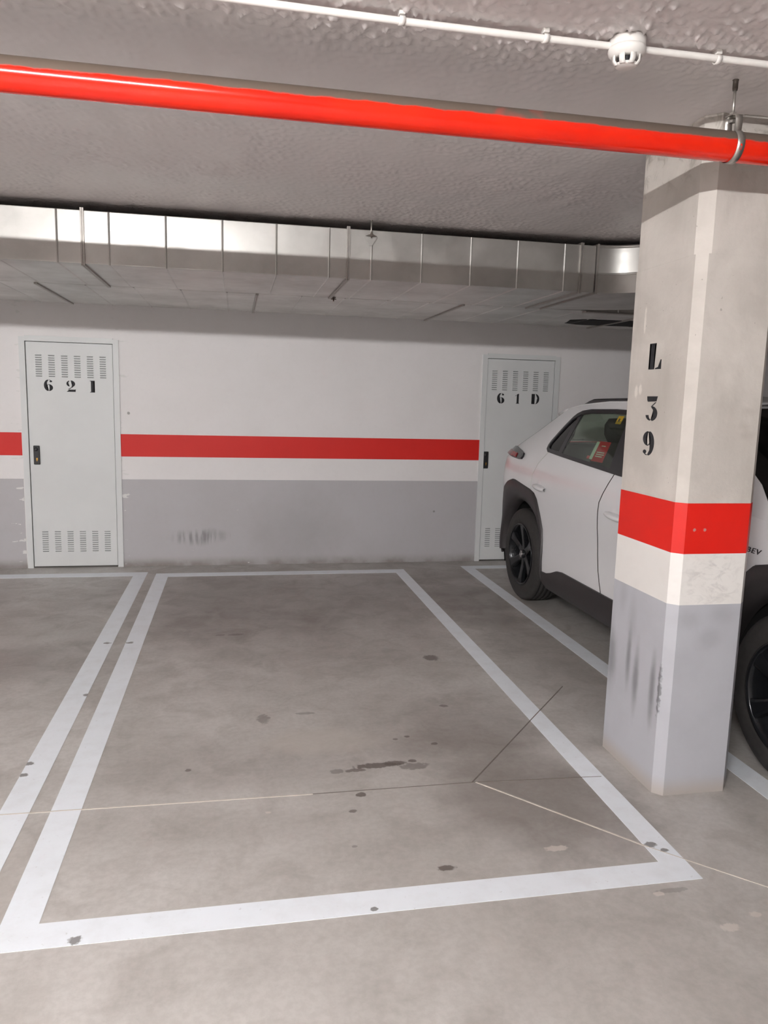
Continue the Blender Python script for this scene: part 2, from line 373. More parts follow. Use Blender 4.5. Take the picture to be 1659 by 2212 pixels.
# sprayed plaster relief on the part of the ceiling over the bay
def relief():
    xa, xb, ya, yb, st = -2.3, 3.4, 1.5, 4.70, .009
    nx, ny = int((xb-xa)/st), int((yb-ya)/st)
    rng = np.random.RandomState(7)
    kx = np.fft.fftfreq(nx, st)[:, None]; ky = np.fft.fftfreq(ny, st)[None, :]
    def field(lam, bw, sx=1.0, sy=1.0):
        k = np.sqrt((kx*sx)**2+(ky*sy)**2); w_ = np.exp(-((k-1/lam)/(bw/lam))**2) if bw else np.exp(-(k*lam)**2)
        f = np.fft.ifft2(np.fft.fft2(rng.randn(nx, ny))*w_).real
        return f/f.std()
    X = np.linspace(xa, xb, nx)[:, None]; Y = np.linspace(ya, yb, ny)[None, :]
    amp = np.interp(Y, [1.5, 2.30, 2.50, 2.85, 3.15, 4.7], [1.1, 1.05, .24, .16, .42, .5])*np.clip(.95+.35*field(.45, 0), .5, 1.35)
    n1 = field(.045, .5, .8, 1.15); n2 = field(.028, .5)
    h = np.clip(n1-.25, 0, 1.3)*.0062+np.clip(n2-.5, 0, 1.3)*.0036
    big = field(.30, .5, .6, 1.3)*.0012
    z = CZ-.004-h*amp-big
    z[0, :] = z[-1, :] = CZ+.004; z[:, 0] = z[:, -1] = CZ+.004
    co = np.stack([np.broadcast_to(X, z.shape), np.broadcast_to(Y, z.shape), z], -1).reshape(-1, 3)
    idx = np.arange(nx*ny).reshape(nx, ny)
    q = np.stack([idx[:-1, :-1], idx[:-1, 1:], idx[1:, 1:], idx[1:, :-1]], -1).reshape(-1, 4)     # facing down
    me = bpy.data.meshes.new('sprayed_plaster'); me.vertices.add(len(co)); me.vertices.foreach_set('co', co.ravel().astype(np.float32))
    me.loops.add(q.size); me.loops.foreach_set('vertex_index', q.ravel().astype(np.int32))
    me.polygons.add(len(q)); me.polygons.foreach_set('loop_start', (np.arange(len(q))*4).astype(np.int32))
    me.polygons.foreach_set('use_smooth', np.ones(len(q), bool)); me.update(); me.validate()
    me.materials.append(MAT['plaster'])
    o = bpy.data.objects.new('sprayed_plaster', me); COL.objects.link(o); child(o, ceiling); tag(o, kind='stuff')
relief()

# painted bay lines and floor joints (flat on the floor)
def line(a, b, c, d, z=.0012): 
    m = MB(); m.box(a, b, c, d, -.01, z); return m.build('painted_line', 'line', floor)
LA, LB, LC, LD = (-.873, -.763), (-.687, -.577), (1.443, 1.542), (2.122, 2.231)
line(*LA, 2.20, 6.70); line(*LB, 2.20, 6.65); line(*LC, 2.20, 6.65); line(*LD, 2.20, 6.75)
line(LB[0], LC[1], 2.09, 2.20); line(LB[0], LC[1], 6.65, 6.78)
line(-3.2, LA[1], 6.70, 6.84); line(-3.2, LA[1], 2.09, 2.20); line(-3.2, -3.09, 2.20, 6.70)
line(LD[0], 4.6, 6.75, 6.87); line(LD[0], 4.6, 2.09, 2.20); line(4.49, 4.6, 2.20, 6.75)
def joint(p, q, wd, mat, z=.0018):
    p = Vector(p); q = Vector(q); t = (q-p).normalized(); n = Vector((-t.y, t.x))*wd/2
    m = MB(); m.prism([tuple(p-n), tuple(q-n), tuple(q+n), tuple(p+n)], -.005, z); return m.build('joint_line', mat, floor)
joint((-1.6, 2.856), (.30, 2.829), .006, 'joint_light'); joint((.30, 2.829), (.98, 2.828), .003, 'joint_dark'); joint((.98, 2.828), (1.53, 2.797), .003, 'joint_dark')
joint((.98, 2.828), (1.454, 2.287), .007, 'joint_light'); joint((1.454, 2.287), (2.3, 1.46), .004, 'joint_light')
joint((.965, 2.829), (1.80, 3.797), .005, 'joint_dark')

# ---------------------------------------------------------------- stencil lettering
def arc(cx, cy, rx, ry, a0, a1, n=14):
    return [(cx+rx*math.cos(math.radians(a0+(a1-a0)*i/n)), cy+ry*math.sin(math.radians(a0+(a1-a0)*i/n))) for i in range(n+1)]
def cres(cx, cy, rx, ry, ix, irx, iry, a0, a1):
    """crescent stroke: outer ellipse arc, inner ellipse arc with centre moved to ix"""
    return arc(cx, cy, rx, ry, a0, a1) + arc(ix, cy, irx, iry, a1, a0)
S6 = [cres(.34,.5,.34,.5,.38,.17,.47,98,262), cres(.36,.30,.32,.30,.34,.14,.27,-82,86), arc(.53,.85,.10,.08,0,360,12), cres(.4,.72,.24,.27,.4,.20,.235,50,95), [(.22,.44),(.36,.57),(.36,.60),(.2,.5)]]
S9 = [[(.68-x, 1-y) for x, y in P] for P in S6]
GL = {
 '6': (S6, .68), '9': (S9, .68),
 '2': ([cres(.34,.70,.34,.30,.32,.15,.26,-68,84), cres(.32,.72,.30,.27,.30,.15,.22,110,250), [(.44,.44),(.52,.42),(.20,.20),(.10,.20)], [(.02,0),(.70,0),(.72,.24),(.66,.20),(.22,.20)]], .72),
 'I': ([[(.0,0),(.36,0),(.36,.04),(.28,.06),(.28,.94),(.36,.96),(.36,1),(0,1),(0,.96),(.08,.94),(.08,.06),(0,.04)]], .36),
 '1': ([[(.10,0),(.42,0),(.42,.04),(.36,.06),(.36,1),(.20,.95),(.16,.9),(.16,.06),(.10,.04)], [(0,.72),(.12,.84),(.12,.88),(.02,.80)]], .42),
 'D': ([[(0,0),(.30,0),(.26,.06),(.26,.94),(.30,1),(0,1),(0,.96),(.07,.94),(.07,.06),(0,.04)], arc(.36,.5,.38,.5,-86,86)+arc(.38,.5,.17,.46,86,-86)], .74),
 'L': ([[(.0,0),(.32,0),(.32,.04),(.29,.06),(.29,.95),(.36,.97),(.36,1),(.0,1),(.0,.97),(.08,.95),(.08,.06),(.0,.04)], [(.38,0),(.70,0),(.70,.36),(.66,.36),(.62,.18),(.54,.08),(.38,.04)]], .7),
 '3': ([[(.04,1),(.66,1),(.60,.80),(.10,.78),(.06,.84)], [(.54,.76),(.60,.76),(.36,.58),(.30,.58)], cres(.36,.30,.34,.30,.32,.15,.26,-80,88), cres(.34,.26,.32,.25,.34,.15,.20,186,262)], .68),
}
def glyph(ch, origin, ux, uz, h, parent, thick=.0012, nrm=None, wscale=1.0):
    """flat stencil character: origin = lower left, ux/uz = directions of width and height"""
    polys, _ = GL[ch]; ux = Vector(ux); uz = Vector(uz); n = Vector(nrm); bm = bmesh.new()
    for P in polys:
        vs = [bm.verts.new(Vector(origin)+ux*(x*h*wscale)+uz*(y*h)+n*thick) for x, y in P]
        f = bm.faces.new(vs)
    bmesh.ops.triangulate(bm, faces=bm.faces)
    bmesh.ops.recalc_face_normals(bm, faces=bm.faces)
    for f in bm.faces:
        if f.normal.dot(n) < 0: f.normal_flip()
    me = bpy.data.meshes.new('stencil_character'); bm.to_mesh(me); bm.free(); me.materials.append(MAT['stencil'])
    o = bpy.data.objects.new('stencil_character', me); COL.objects.link(o)
    sol = o.modifiers.new('paint', 'SOLIDIFY'); sol.thickness = thick*.9; sol.offset = -1
    child(o, parent); return o

# ---------------------------------------------------------------- storage doors
LOUV = None
def make_door(name, xa, xb, chars, lx, label):
    global LOUV
    y0 = WY
    root = thing(name, ((xa+xb)/2, y0, 0), label, 'door'); root['kind'] = 'structure'
    jw = .036
    fr = MB(); fr.box(xa-.012, xa+jw, y0-.010, y0+.14, 0, DH); fr.box(xb-jw, xb+.012, y0-.010, y0+.14, 0, DH); fr.box(xa+jw, xb-jw, y0-.010, y0+.14, DH-jw, DH+.010)
    fr.build('door_frame', 'door', root)
    lf = MB(); lf.box(xa+jw+.004, xb-jw-.004, y0+.001, y0+.045, .012, DH-jw-.004)
    leaf = lf.build('door_leaf', 'door', root)
    bv = leaf.modifiers.new('bevel', 'BEVEL'); bv.width = .004; bv.segments = 2
    sh = MB(); sh.box(xa+jw, xb-jw, y0+.08, y0+.12, 0, DH-jw); sh.build('gap_shade_sheet', 'void', root)  # near-black sheet stands for the shade behind the leaf
    yl = y0+.001
    for zt in (1.872, .330):
        for ci in range(6):
            for ri in range(10):
                x = lx+ci*.1052; z = zt-ri*.0196
                if LOUV is None:
                    l = MB()                                     # pressed hood; the slot's shade is painted on a strip beneath it
                    l.add([(0,0,.004),(.052,0,.004),(.050,-.0055,-.001),(.002,-.0055,-.001),(0,0,-.004),(.052,0,-.004)], [(0,1,2,3),(3,2,5,4),(0,3,4),(1,5,2)], 0)
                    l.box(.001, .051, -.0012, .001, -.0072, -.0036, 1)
                    o = l.build('louvre', ['door', 'slot'], None); LOUV = o.data
                else:
                    o = bpy.data.objects.new('louvre', LOUV); COL.objects.link(o)
                o.location = (x, yl, z); child(o, leaf)
    # handle plate
    hx = xa+.098 if name == 'door_1' else xa+.060
    h = MB(); h.box(hx-.026, hx+.026, yl-.012, yl, .926, 1.092); hp = h.build('handle_plate', 'black_plastic', leaf)
    b = hp.modifiers.new('bevel', 'BEVEL'); b.width = .006; b.segments = 3
    h = MB(); h.lathe([(.0,-.010),(.013,-.010),(.016,-.006),(.016,0)], (0,0,0), 'z', 20)
    k = h.build('thumb_turn', 'dark_trim', leaf); k.rotation_euler = (math.pi/2, 0, 0); k.location = (hx-.004, yl-.012, 1.06)
    k.data.transform(Matrix.Rotation(math.pi, 4, 'X')); child(k, leaf)
    h = MB(); h.box(hx-.004, hx+.009, yl-.0135, yl-.010, .965, .985); h.box(hx-.001, hx+.004, yl-.0135, yl-.010, .955, .968); h.build('keyhole', 'brass', leaf)
    for ch, x, z, hh in chars:
        glyph(ch, (x, yl, z), (1,0,0), (0,0,1), hh, leaf, .0012, (0,-1,0), 1.1)
    return root
make_door('door_1', D1[0], D1[1], (('6', -1.625, 1.566, .098), ('2', -1.443, 1.564, .098), ('I', -1.248, 1.563, .102)), -1.688, 'pale grey metal storage door stencilled 6 2 I, with louvre vents')
make_door('door_2', D2[0], D2[1], (('6', 2.492, 1.560, .1), ('1', 2.676, 1.562, .096), ('D', 2.846, 1.562, .098)), 2.432, 'pale grey metal storage door stencilled 6 1 D, behind the white car')

# ---------------------------------------------------------------- concrete pillar
PX0, PX1, PY0, PY1 = 1.674, 2.012, 2.612, 3.102
pil = thing('concrete_pillar', ((PX0+PX1)/2, (PY0+PY1)/2, 0), 'square concrete pillar stencilled L 39 with red, white and grey painted bands', 'pillar')
def oct_(g=0, c=.034):
    a, b, d, e = PX0-g, PX1+g, PY0-g, PY1+g
    return [(a+c, d), (b-c, d), (b, d+c), (b, e-c), (b-c, e), (a+c, e), (a, e-c), (a, d+c)]
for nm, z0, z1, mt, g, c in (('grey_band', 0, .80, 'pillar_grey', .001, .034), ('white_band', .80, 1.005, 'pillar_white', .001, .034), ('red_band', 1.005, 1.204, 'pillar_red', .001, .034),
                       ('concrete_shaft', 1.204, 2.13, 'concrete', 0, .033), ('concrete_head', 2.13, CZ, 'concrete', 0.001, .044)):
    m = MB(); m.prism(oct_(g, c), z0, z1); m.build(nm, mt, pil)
for ch, yy, zz, hh in (('L', 2.915, 1.719, .104), ('3', 2.912, 1.510, .100), ('9', 2.916, 1.368, .100)):
    glyph(ch, (PX0, yy, zz), (0,-1,0), (0,0,1), hh, pil, .0015, (-1,0,0), 1.28)

# ---------------------------------------------------------------- red fire pipe and its hanger
PY, PZ, PR = 2.362, 2.413, .0465
m = MB(); m.tube([(x, PY, PZ) for x in np.linspace(X0+.0, X1-.0, 40)], PR, 40)
pipe = tag(m.build('fire_pipe', 'pipe'), 'long red fire sprinkler pipe running under the ceiling, dusty on top', 'pipe')
hg = thing('pipe_hanger', (1.59, PY, CZ), 'zinc clamp and threaded rod holding the red pipe near the pillar', 'pipe hanger')
HX = 1.592
m = MB(); m.tube([(HX-.006, PY, 2.505), (HX-.006, PY, CZ-.03)], .0048, 10); m.build('threaded_rod', 'zinc', hg)
m = MB(); m.lathe([(0,-.036),(.0075,-.036),(.0085,-.030),(.0085,-.006),(.011,-.004),(.011,0)], (HX-.006, PY, CZ), 'z', 14); m.build('ceiling_anchor', 'anchor', hg)
# clevis: nut, folded bracket, two straps and the ring
m = MB(); m.lathe([(0,.010),(.011,.010),(.011,0),(0,0)], (HX-.006, PY, 2.506), 'z', 6, smooth=False); m.lathe([(0,.006),(.010,.006),(.010,-.002),(0,-.002)], (HX-.006, PY, 2.488), 'z', 6, smooth=False); m.build('nut', 'zinc', hg)
m = MB(); bw = .013
rows = []
prof = [(-.030, 2.499), (-.024, 2.505), (.024, 2.505), (.030, 2.499)]
ang = [math.radians(a) for a in np.linspace(118, -298, 44)]
ring = [(PY+(PR+.002)*math.cos(a), PZ+(PR+.002)*math.sin(a)) for a in np.linspace(math.radians(62), math.radians(-242), 44)]
full = [(PY+.010, 2.506)] + [(PY+.024, 2.503), (PY+.027, 2.49)] + ring + [(PY-.027, 2.49), (PY-.024, 2.503), (PY-.010, 2.506)]
m.grid([[(HX-bw, y, z), (HX+bw, y, z)] for y, z in full]); st = m.build('strap_ring', 'zinc', hg)
so = st.modifiers.new('s', 'SOLIDIFY'); so.thickness = .0024; so.offset = 1
m = MB(); m.add([(HX-.022, PY-.020, 2.503), (HX+.016, PY-.022, 2.503), (HX+.020, PY+.020, 2.508), (HX-.018, PY+.022, 2.508),
                 (HX-.022, PY-.020, 2.507), (HX+.016, PY-.022, 2.507), (HX+.020, PY+.020, 2.512), (HX-.018, PY+.022, 2.512)],
                [(3,2,1,0),(4,5,6,7),(0,1,5,4),(1,2,6,5),(2,3,7,6),(3,0,4,7)]); m.build('bracket_plate', 'zinc', hg)
# slot seen in the strap (a recessed red window of pipe): thin raised oval
m = MB(); sl = []
for k in range(20):
    a = 2*math.pi*k/20; t = math.radians(196+11*math.sin(a)); rr = PR+.0046
    sl.append((HX+.0045*math.cos(a), PY+rr*math.cos(t), PZ+rr*math.sin(t)))
m.add(sl, [list(range(20))]); m.build('strap_slot', 'pipe', hg)

# ---------------------------------------------------------------- conduit, clips, smoke detector
CYY, CO = 2.192, .028
DX, DY = 1.112, 2.188
cpts = [(X0, CYY, CZ-CO)] + [(x, CYY+.004*math.sin(x*2.1), CZ-CO-.002*math.sin(x*3.3)) for x in np.linspace(-1.6, 2.4, 60)] + [(X1, CYY, CZ-CO)]
m = MB(); m.tube(cpts, .0098, 14); tag(m.build('cable_conduit', 'pvc'), 'thin white plastic conduit fixed along the ceiling', 'conduit')
proto = None
for i, (x, lab) in enumerate(((.447, 'white conduit clip on the ceiling, farthest from the smoke detector'), (.863, 'white conduit clip on the ceiling between another clip and the smoke detector'), (1.405, 'white conduit clip on the ceiling near the pipe hanger rod'))):
    t = thing('conduit_clip', (x, CYY, CZ), lab, 'clip', 'conduit clips')
    if proto is None:
        m = MB(); m.grid([[(xx, CYY+.0125*math.cos(a), CZ-CO+.0125*math.sin(a)) for a in np.linspace(math.radians(20), math.radians(-200), 16)] for xx in (x-.008, x+.008)])
        c1 = m.build('saddle', 'pvc', t); so = c1.modifiers.new('s', 'SOLIDIFY'); so.thickness = .002; so.offset = 1
        m = MB(); m.box(x-.009, x+.009, CYY-.011, CYY+.011, CZ-CO+.011, CZ-.002); c2 = m.build('clip_foot', 'pvc', t)
        b = c2.modifiers.new('b', 'BEVEL'); b.width = .002
        proto = (x, c1, c2)
    else:
        for c in proto[1:]:
            o = bpy.data.objects.new(c.name.split('.')[0], c.data); COL.objects.link(o); o.location = (x-proto[0], 0, 0); child(o, t)
            for mo in c.modifiers:
                k = o.modifiers.new(mo.name, mo.type)
                if mo.type == 'SOLIDIFY': k.thickness = mo.thickness; k.offset = mo.offset
                else: k.width = mo.width
det = thing('smoke_detector', (DX, DY, CZ), 'round white smoke detector on the ceiling conduit', 'smoke detector')
m = MB(); m.lathe([(0,0),(.056,0),(.056,-.022),(.0545,-.025),(0,-.025)], (DX, DY, CZ), 'z', 48); m.build('mounting_base', 'pvc', det)
m = MB(); m.lathe([(.0535,-.025),(.057,-.026),(.0575,-.034),(.054,-.044),(.044,-.052),(.038,-.054),(.030,-.054),(0,-.050)], (DX, DY, CZ), 'z', 48); m.build('detector_body', 'pvc', det)
m = MB(); m.lathe([(.026,-.052),(.026,-.070)], (DX, DY, CZ), 'z', 32); m.build('sensing_chamber', 'dark_trim', det)
for k in range(8):
    a = 2*math.pi*k/8; ca, sa = math.cos(a), math.sin(a)
    m = MB(); pts = []
    for rr, zz in ((.041,-.050),(.040,-.066),(.034,-.073),(.030,-.074)):
        for wv in (-.0085, .0085): pts.append((DX+ca*rr-sa*wv, DY+sa*rr+ca*wv, CZ+zz))
    m.add(pts, [(0,1,3,2),(2,3,5,4),(4,5,7,6)], 0, True); o = m.build('cage_fin', 'pvc', det)
    so = o.modifiers.new('s', 'SOLIDIFY'); so.thickness = .004; so.offset = -1
m = MB(); m.lathe([(.035,-.071),(.033,-.0755),(.028,-.078),(.006,-.079),(0,-.079)], (DX, DY, CZ), 'z', 32); m.build('detector_cap', 'pvc', det)
det.scale = (.93, .93, .95); det.location.z = CZ-.008
m = MB(); m.lathe([(.0065,-.0785),(.006,-.0805),(0,-.0805)], (DX, DY, CZ), 'z', 16); m.build('test_lamp', 'dark_trim', det)

# ---------------------------------------------------------------- ventilation ducts
FZ0, FZ1 = 2.276, 2.562
def duct(name, y0, y1, xs, xe, flanges, ribs, label):
    t = thing(name, ((xs+xe)/2, (y0+y1)/2, FZ0), label, 'duct')
    cuts = [xs]+list(flanges)+[xe]
    for a, b in zip(cuts[:-1], cuts[1:]):
        m = MB(); m.box(a+.001, b-.001, y0, y1, FZ0, FZ1); sec = m.build('duct_section', 'galv', t)
        bv = sec.modifiers.new('b', 'BEVEL'); bv.width = .004; bv.segments = 2
        for r in ribs:
            if a+.02 < r < b-.02:
                q = MB(); wv, hh = .006, .0045
                # folded stiffening rib round front and bottom
                q.add([(r-wv, y0, FZ1-.003), (r, y0-hh, FZ1-.003), (r+wv, y0, FZ1-.003), (r-wv, y0, FZ0), (r, y0-hh, FZ0-hh), (r+wv, y0, FZ0),
                       (r-wv, y1, FZ0), (r, y1, FZ0-hh), (r+wv, y1, FZ0)], [(0,3,4,1),(1,4,5,2),(3,6,7,4),(4,7,8,5)])
                q.build('stiffening_rib', 'galv', sec, fix=True)
    for fx in flanges:
        for sgn in (-1, 1):
            q = MB(); h = .011
            a, b = (fx-.010, fx-.0008) if sgn < 0 else (fx+.0008, fx+.010)
            q.box(a, b, y0-h, y0, FZ0-h, FZ1+h); q.box(a, b, y1, y1+h*.4, FZ0-h, FZ1+h); q.box(a, b, y0, y1, FZ0-h, FZ0); q.box(a, b, y0, y1, FZ1, FZ1+h)
            q.build('flange', 'galv_dark', t)
    return t
DY0, DY1, DY2, DY3 = 4.632, 5.525, 5.537, 6.70
rib_f = [-.383, -.07, .237, .546, .80, 1.108, 1.418, 1.72, 2.03, -.69, -.965, -1.27, -1.58, -1.89, -2.2, -2.6, -3.0, -3.4, -3.8]
dA = duct('ventilation_duct', DY0, DY1, X0, 2.24, [-5.3, -3.81, -2.32, -.83, .659, 2.14], rib_f, 'galvanised rectangular air duct with flanges, bending round behind the pillar')
dB = duct('ventilation_duct', DY2, DY3, X0, X1, [-5.76, -4.27, -2.78, -1.295, .152, 1.65, 3.2, 4.7, 6.2, 7.7], [x+.31*k for x in (-2.78, -1.295, .152, 1.65, 3.2) for k in (1, 2, 3, 4)], 'galvanised rectangular air duct running next to the back wall behind the other duct')
# elbow of the front duct turning towards the aisle
ER = .30
EC = (2.258, 4.632-ER)
def arcpts(r, n=24): return [(EC[0]+r*math.sin(math.radians(90*k/n)), EC[1]+r*math.cos(math.radians(90*k/n))) for k in range(n+1)]
inn, outr = arcpts(ER), arcpts(ER+DY1-DY0)
m = MB()
m.grid([[(x, y, FZ0), (x, y, FZ0+.115)] for x, y in inn]); m.grid([[(x, y, FZ0+.121), (x, y, FZ1)] for x, y in inn]); m.grid([[(x, y, FZ0), (x, y, FZ1)] for x, y in outr])
for z in (FZ0, FZ1): m.grid([[(a[0], a[1], z), (b[0], b[1], z)] for a, b in zip(inn, outr)])
m.build('duct_elbow', 'galv', dA)
m = MB(); m.grid([[(x+.0, y-.0, FZ0+z) for z in (.112, .114, .122, .124)] if k in () else [(EC[0]+(ER-d)*math.sin(math.radians(90*k/24)), EC[1]+(ER-d)*math.cos(math.radians(90*k/24)), FZ0+z) for z, d in ((.112,0),(.115,.005),(.121,.005),(.124,0))] for k, (x, y) in enumerate(inn)]); m.build('elbow_seam', 'galv', dA)
m = MB(); m.grid([[(EC[0]+(ER-d)*math.sin(math.radians(90*k/24)), EC[1]+(ER-d)*math.cos(math.radians(90*k/24)), FZ1+z) for z, d in ((-.012,0),(-.010,.006),(.006,.006),(.006,0))] for k in range(25)]); m.build('elbow_rim', 'galv_dark', dA)
m = MB(); m.box(2.243, 2.256, 4.622, DY1, FZ0-.010, FZ1+.010); m.build('flange', 'galv_dark', dA)
m = MB(); xe0, xe1 = EC[0]+ER, EC[0]+ER+DY1-DY0; m.box(xe0, xe1, 2.75, EC[1]-.001, FZ0, FZ1); m.build('duct_section', 'galv', dA)
m = MB(); m.box(xe0-.011, xe1+.011, EC[1]-.02, EC[1]-.002, FZ0-.011, FZ1+.011); m.build('flange', 'galv_dark', dA)
# near-black plate under the rear duct, painted as an intake opening's unlit inside
m = MB(); ang = np.linspace(0, 2*math.pi, 40, endpoint=False)
op = [(3.22+.42*math.copysign(abs(math.cos(a))**.5, math.cos(a))+.03*math.sin(5*a), 6.25+.21*math.copysign(abs(math.sin(a))**.6, math.sin(a))+.02*math.cos(7*a)) for a in ang]
m.prism(op, FZ0-.004, FZ0+.003); m.build('intake_shade_plate', 'void', dB)
m = MB(); m.box(2.62, 4.2, 5.526, 5.60, FZ0-.012, FZ0-.001); m.build('joint_strip', 'galv_dark', dB)
# strap bracket where the two ducts meet
m = MB(); m.box(.672, .700, 5.50, 5.565, FZ0-.006, FZ0-.0005); m.box(.682, .690, 5.505, 5.513, FZ0-.028, FZ0-.006); m.box(.668, .704, 5.505, 5.513, FZ0-.016, FZ0-.010); m.build('strap_bracket', 'anchor', dA)
# duct hanger
HXX, HYY = .792, DY0-.020
hd = thing('duct_hanger', (HXX, HYY, CZ), 'small rod and star plate hanging the front air duct from the ceiling', 'duct hanger')
m = MB(); m.tube([(HXX, HYY, 2.515), (HXX, HYY, CZ)], .004, 10); m.lathe([(0,0),(.010,0),(.006,-.012)], (HXX, HYY, CZ), 'z', 10); m.build('rod', 'zinc', hd)
m = MB(); m.add([(HXX-.034, HYY-.004, 2.522), (HXX-.008, HYY-.006, 2.532), (HXX, HYY-.008, 2.552), (HXX+.008, HYY-.006, 2.532), (HXX+.034, HYY-.004, 2.522), (HXX+.008, HYY-.006, 2.523), (HXX, HYY-.008, 2.508), (HXX-.008, HYY-.006, 2.523)], [(0,1,7),(1,2,3,5,6,7),(3,4,5)])
o = m.build('wing_nut', 'anchor', hd); so = o.modifiers.new('s', 'SOLIDIFY'); so.thickness = .006
m = MB(); m.add([(HXX-.04, DY0-.008, 2.520), (HXX+.04, DY0-.008, 2.520), (HXX+.008, DY0-.008, 2.470), (HXX-.008, DY0-.008, 2.470)], [(0,1,2,3)]); o = m.build('bracket', 'galv', hd); so = o.modifiers.new('s', 'SOLIDIFY'); so.thickness = .003

# ---------------------------------------------------------------- fluorescent lamps on the ceiling (behind the camera)
def lamp(x, y, L, label, grp=None):
    t = thing('fluorescent_lamp', (x, y, CZ), label, 'lamp', grp)
    m = MB(); m.prism([(x-L/2-.03, y-.05), (x+L/2+.03, y-.05), (x+L/2+.03, y+.05), (x-L/2-.03, y+.05)], CZ-.035, CZ); m.build('lamp_housing', 'lamp_body', t)
    for dx in (-L/2-.012, L/2+.012):
        m = MB(); m.box(x+dx-.010, x+dx+.010, y-.018, y+.018, CZ-.078, CZ-.035); m.build('lamp_holder', 'lamp_body', t)
    m = MB(); m.tube([(x-L/2, y, CZ-.062), (x+L/2, y, CZ-.062)], .014, 10, smooth=True); m.build('tube', 'tube', t)
lamp(-1.13, -1.0, 1.5, 'single fluorescent tube lamp on the ceiling over the aisle, opposite the empty bay')
lamp(-6.2, -1.25, 1.5, 'unseen fluorescent tube lamp added for fill on the ceiling, by the left end wall')  # out of view, added for fill light

# ---------------------------------------------------------------- white electric SUV
CX = 3.135; YR, YF = 5.655, 2.625; WR = .370
car = thing('parked_car', (CX, (YR+YF)/2, 0), 'white electric SUV with charcoal wheel arches parked behind the pillar', 'car')
_pz = [.15, .22, .30, .42, .60, .75, .90, 1.02, 1.12, 1.20, 1.35, 1.50, 1.58, 1.66]
_pa = [.82, .87, .893, .897, .884, .890, .905, .900, .878, .852, .790, .716, .668, .60]
def S(y, z):
    a = float(np.interp(z, _pz, _pa))
    # smooth the piecewise profile a little
    a = .5*a + .25*float(np.interp(z-.03, _pz, _pa)) + .25*float(np.interp(z+.03, _pz, _pa))
    if y > 5.95: a -= .13*((y-5.95)/.45)**2
    if y < 2.45: a -= .30*((2.45-y)/.75)**2
    if z > 1.12:
        k = min(1.0, (z-1.12)/.4)
        if y > 4.9: a -= k*.13*((y-4.9)/.9)**2
        if y < 4.0: a -= k*.07*((4.0-y)/.9)**2
    return a
def side_panel(name, poly, sgn, mat, off=0.0, thick=.015, grid=.055, parent=None, lin='lining', smooth=True):
    """panel outlined in the (y, z) side view, wrapped onto the body side and given thickness"""
    P = []
    for a, b in zip(poly, poly[1:]+poly[:1]):              # split long outline edges
        k = max(1, int(math.hypot(b[0]-a[0], b[1]-a[1])/grid))
        P += [(a[0]+(b[0]-a[0])*t/k, a[1]+(b[1]-a[1])*t/k) for t in range(k)]
    n = len(P); pa = np.array(P); pb = np.roll(pa, -1, 0)
    def inside(y, z):
        c = (pa[:, 1] > z) != (pb[:, 1] > z)
        return np.count_nonzero(c & (y < (pb[:, 0]-pa[:, 0])*(z-pa[:, 1])/(pb[:, 1]-pa[:, 1]+1e-12)+pa[:, 0])) % 2 == 1
    def dist(y, z):
        d = pb-pa; t = np.clip(((y-pa[:, 0])*d[:, 0]+(z-pa[:, 1])*d[:, 1])/((d**2).sum(1)+1e-12), 0, 1)
        return np.hypot(pa[:, 0]+t*d[:, 0]-y, pa[:, 1]+t*d[:, 1]-z).min()
    pts = [Vector(p) for p in P]; lo, hi = pa.min(0), pa.max(0); r = 0
    for z in np.arange(lo[1]+grid*.5, hi[1], grid*.87):
        r += 1
        for y in np.arange(lo[0]+grid*.5*(r % 2), hi[0], grid):
            if inside(y, z) and dist(y, z) > grid*.45: pts.append(Vector((y, z)))
    vs, es_, fs, _, _, _ = delaunay_2d_cdt(pts, [(k, (k+1) % n) for k in range(n)], [list(range(n))], 1, 1e-6)
    bm = bmesh.new(); bv = [bm.verts.new((0, v.x, v.y)) for v in vs]
    for f in fs:
        c = sum((vs[k] for k in f), Vector((0, 0)))/len(f)
        if inside(c.x, c.y): bm.faces.new([bv[k] for k in f])
    bmesh.ops.delete(bm, geom=[v for v in bm.verts if not v.link_faces], context='VERTS')
    for v in bm.verts: v.co.x = CX - sgn*(S(v.co.y, v.co.z)+off)
    bm.normal_update()
    if sum(fc.normal.x*fc.calc_area() for fc in bm.faces)*(-sgn) < 0: bmesh.ops.reverse_faces(bm, faces=bm.faces)
    me = bpy.data.meshes.new(name); bm.to_mesh(me); bm.free()
    for p in me.polygons: p.use_smooth = smooth
    me.materials.append(MAT[mat]); me.materials.append(MAT[lin])
    o = bpy.data.objects.new(name, me); COL.objects.link(o)
    if thick:
        so = o.modifiers.new('thickness', 'SOLIDIFY'); so.thickness = thick; so.offset = -1
        if lin != mat: so.material_offset = 1; so.material_offset_rim = 1
        es = o.modifiers.new('crisp', 'EDGE_SPLIT'); es.split_angle = math.radians(40)
    child(o, parent or car); return o
def interp_poly(P, n=6):
    out = []
    for (a, b), (c, d) in zip(P[:-1], P[1:]):
        for i in range(n): out.append((a+(c-a)*i/n, b+(d-b)*i/n))
    return out+[P[-1]]
ARCH_R = [(.60, .36), (.585, .55), (.53, .72), (.40, .88), (.30, .935), (.22, .955), (.16, .955), (-.17, .915), (-.25, .895), (-.30, .855), (-.41, .64), (-.445, .48), (-.455, .33)]
ar = [(YR+y, z) for y, z in ARCH_R]                    # rear arch, from rear to front
af = [(YF-y, z) for y, z in ARCH_R][::-1]              # front arch, from its rear leg to the nose
SILL_T = [(YR-.455, .33), (5.12, .335), (5.02, .36), (4.92, .395), (4.84, .405), (3.40, .405), (3.28, .39), (3.20, .355), (YF+.455, .33)]
g = .0025
gb = .0055
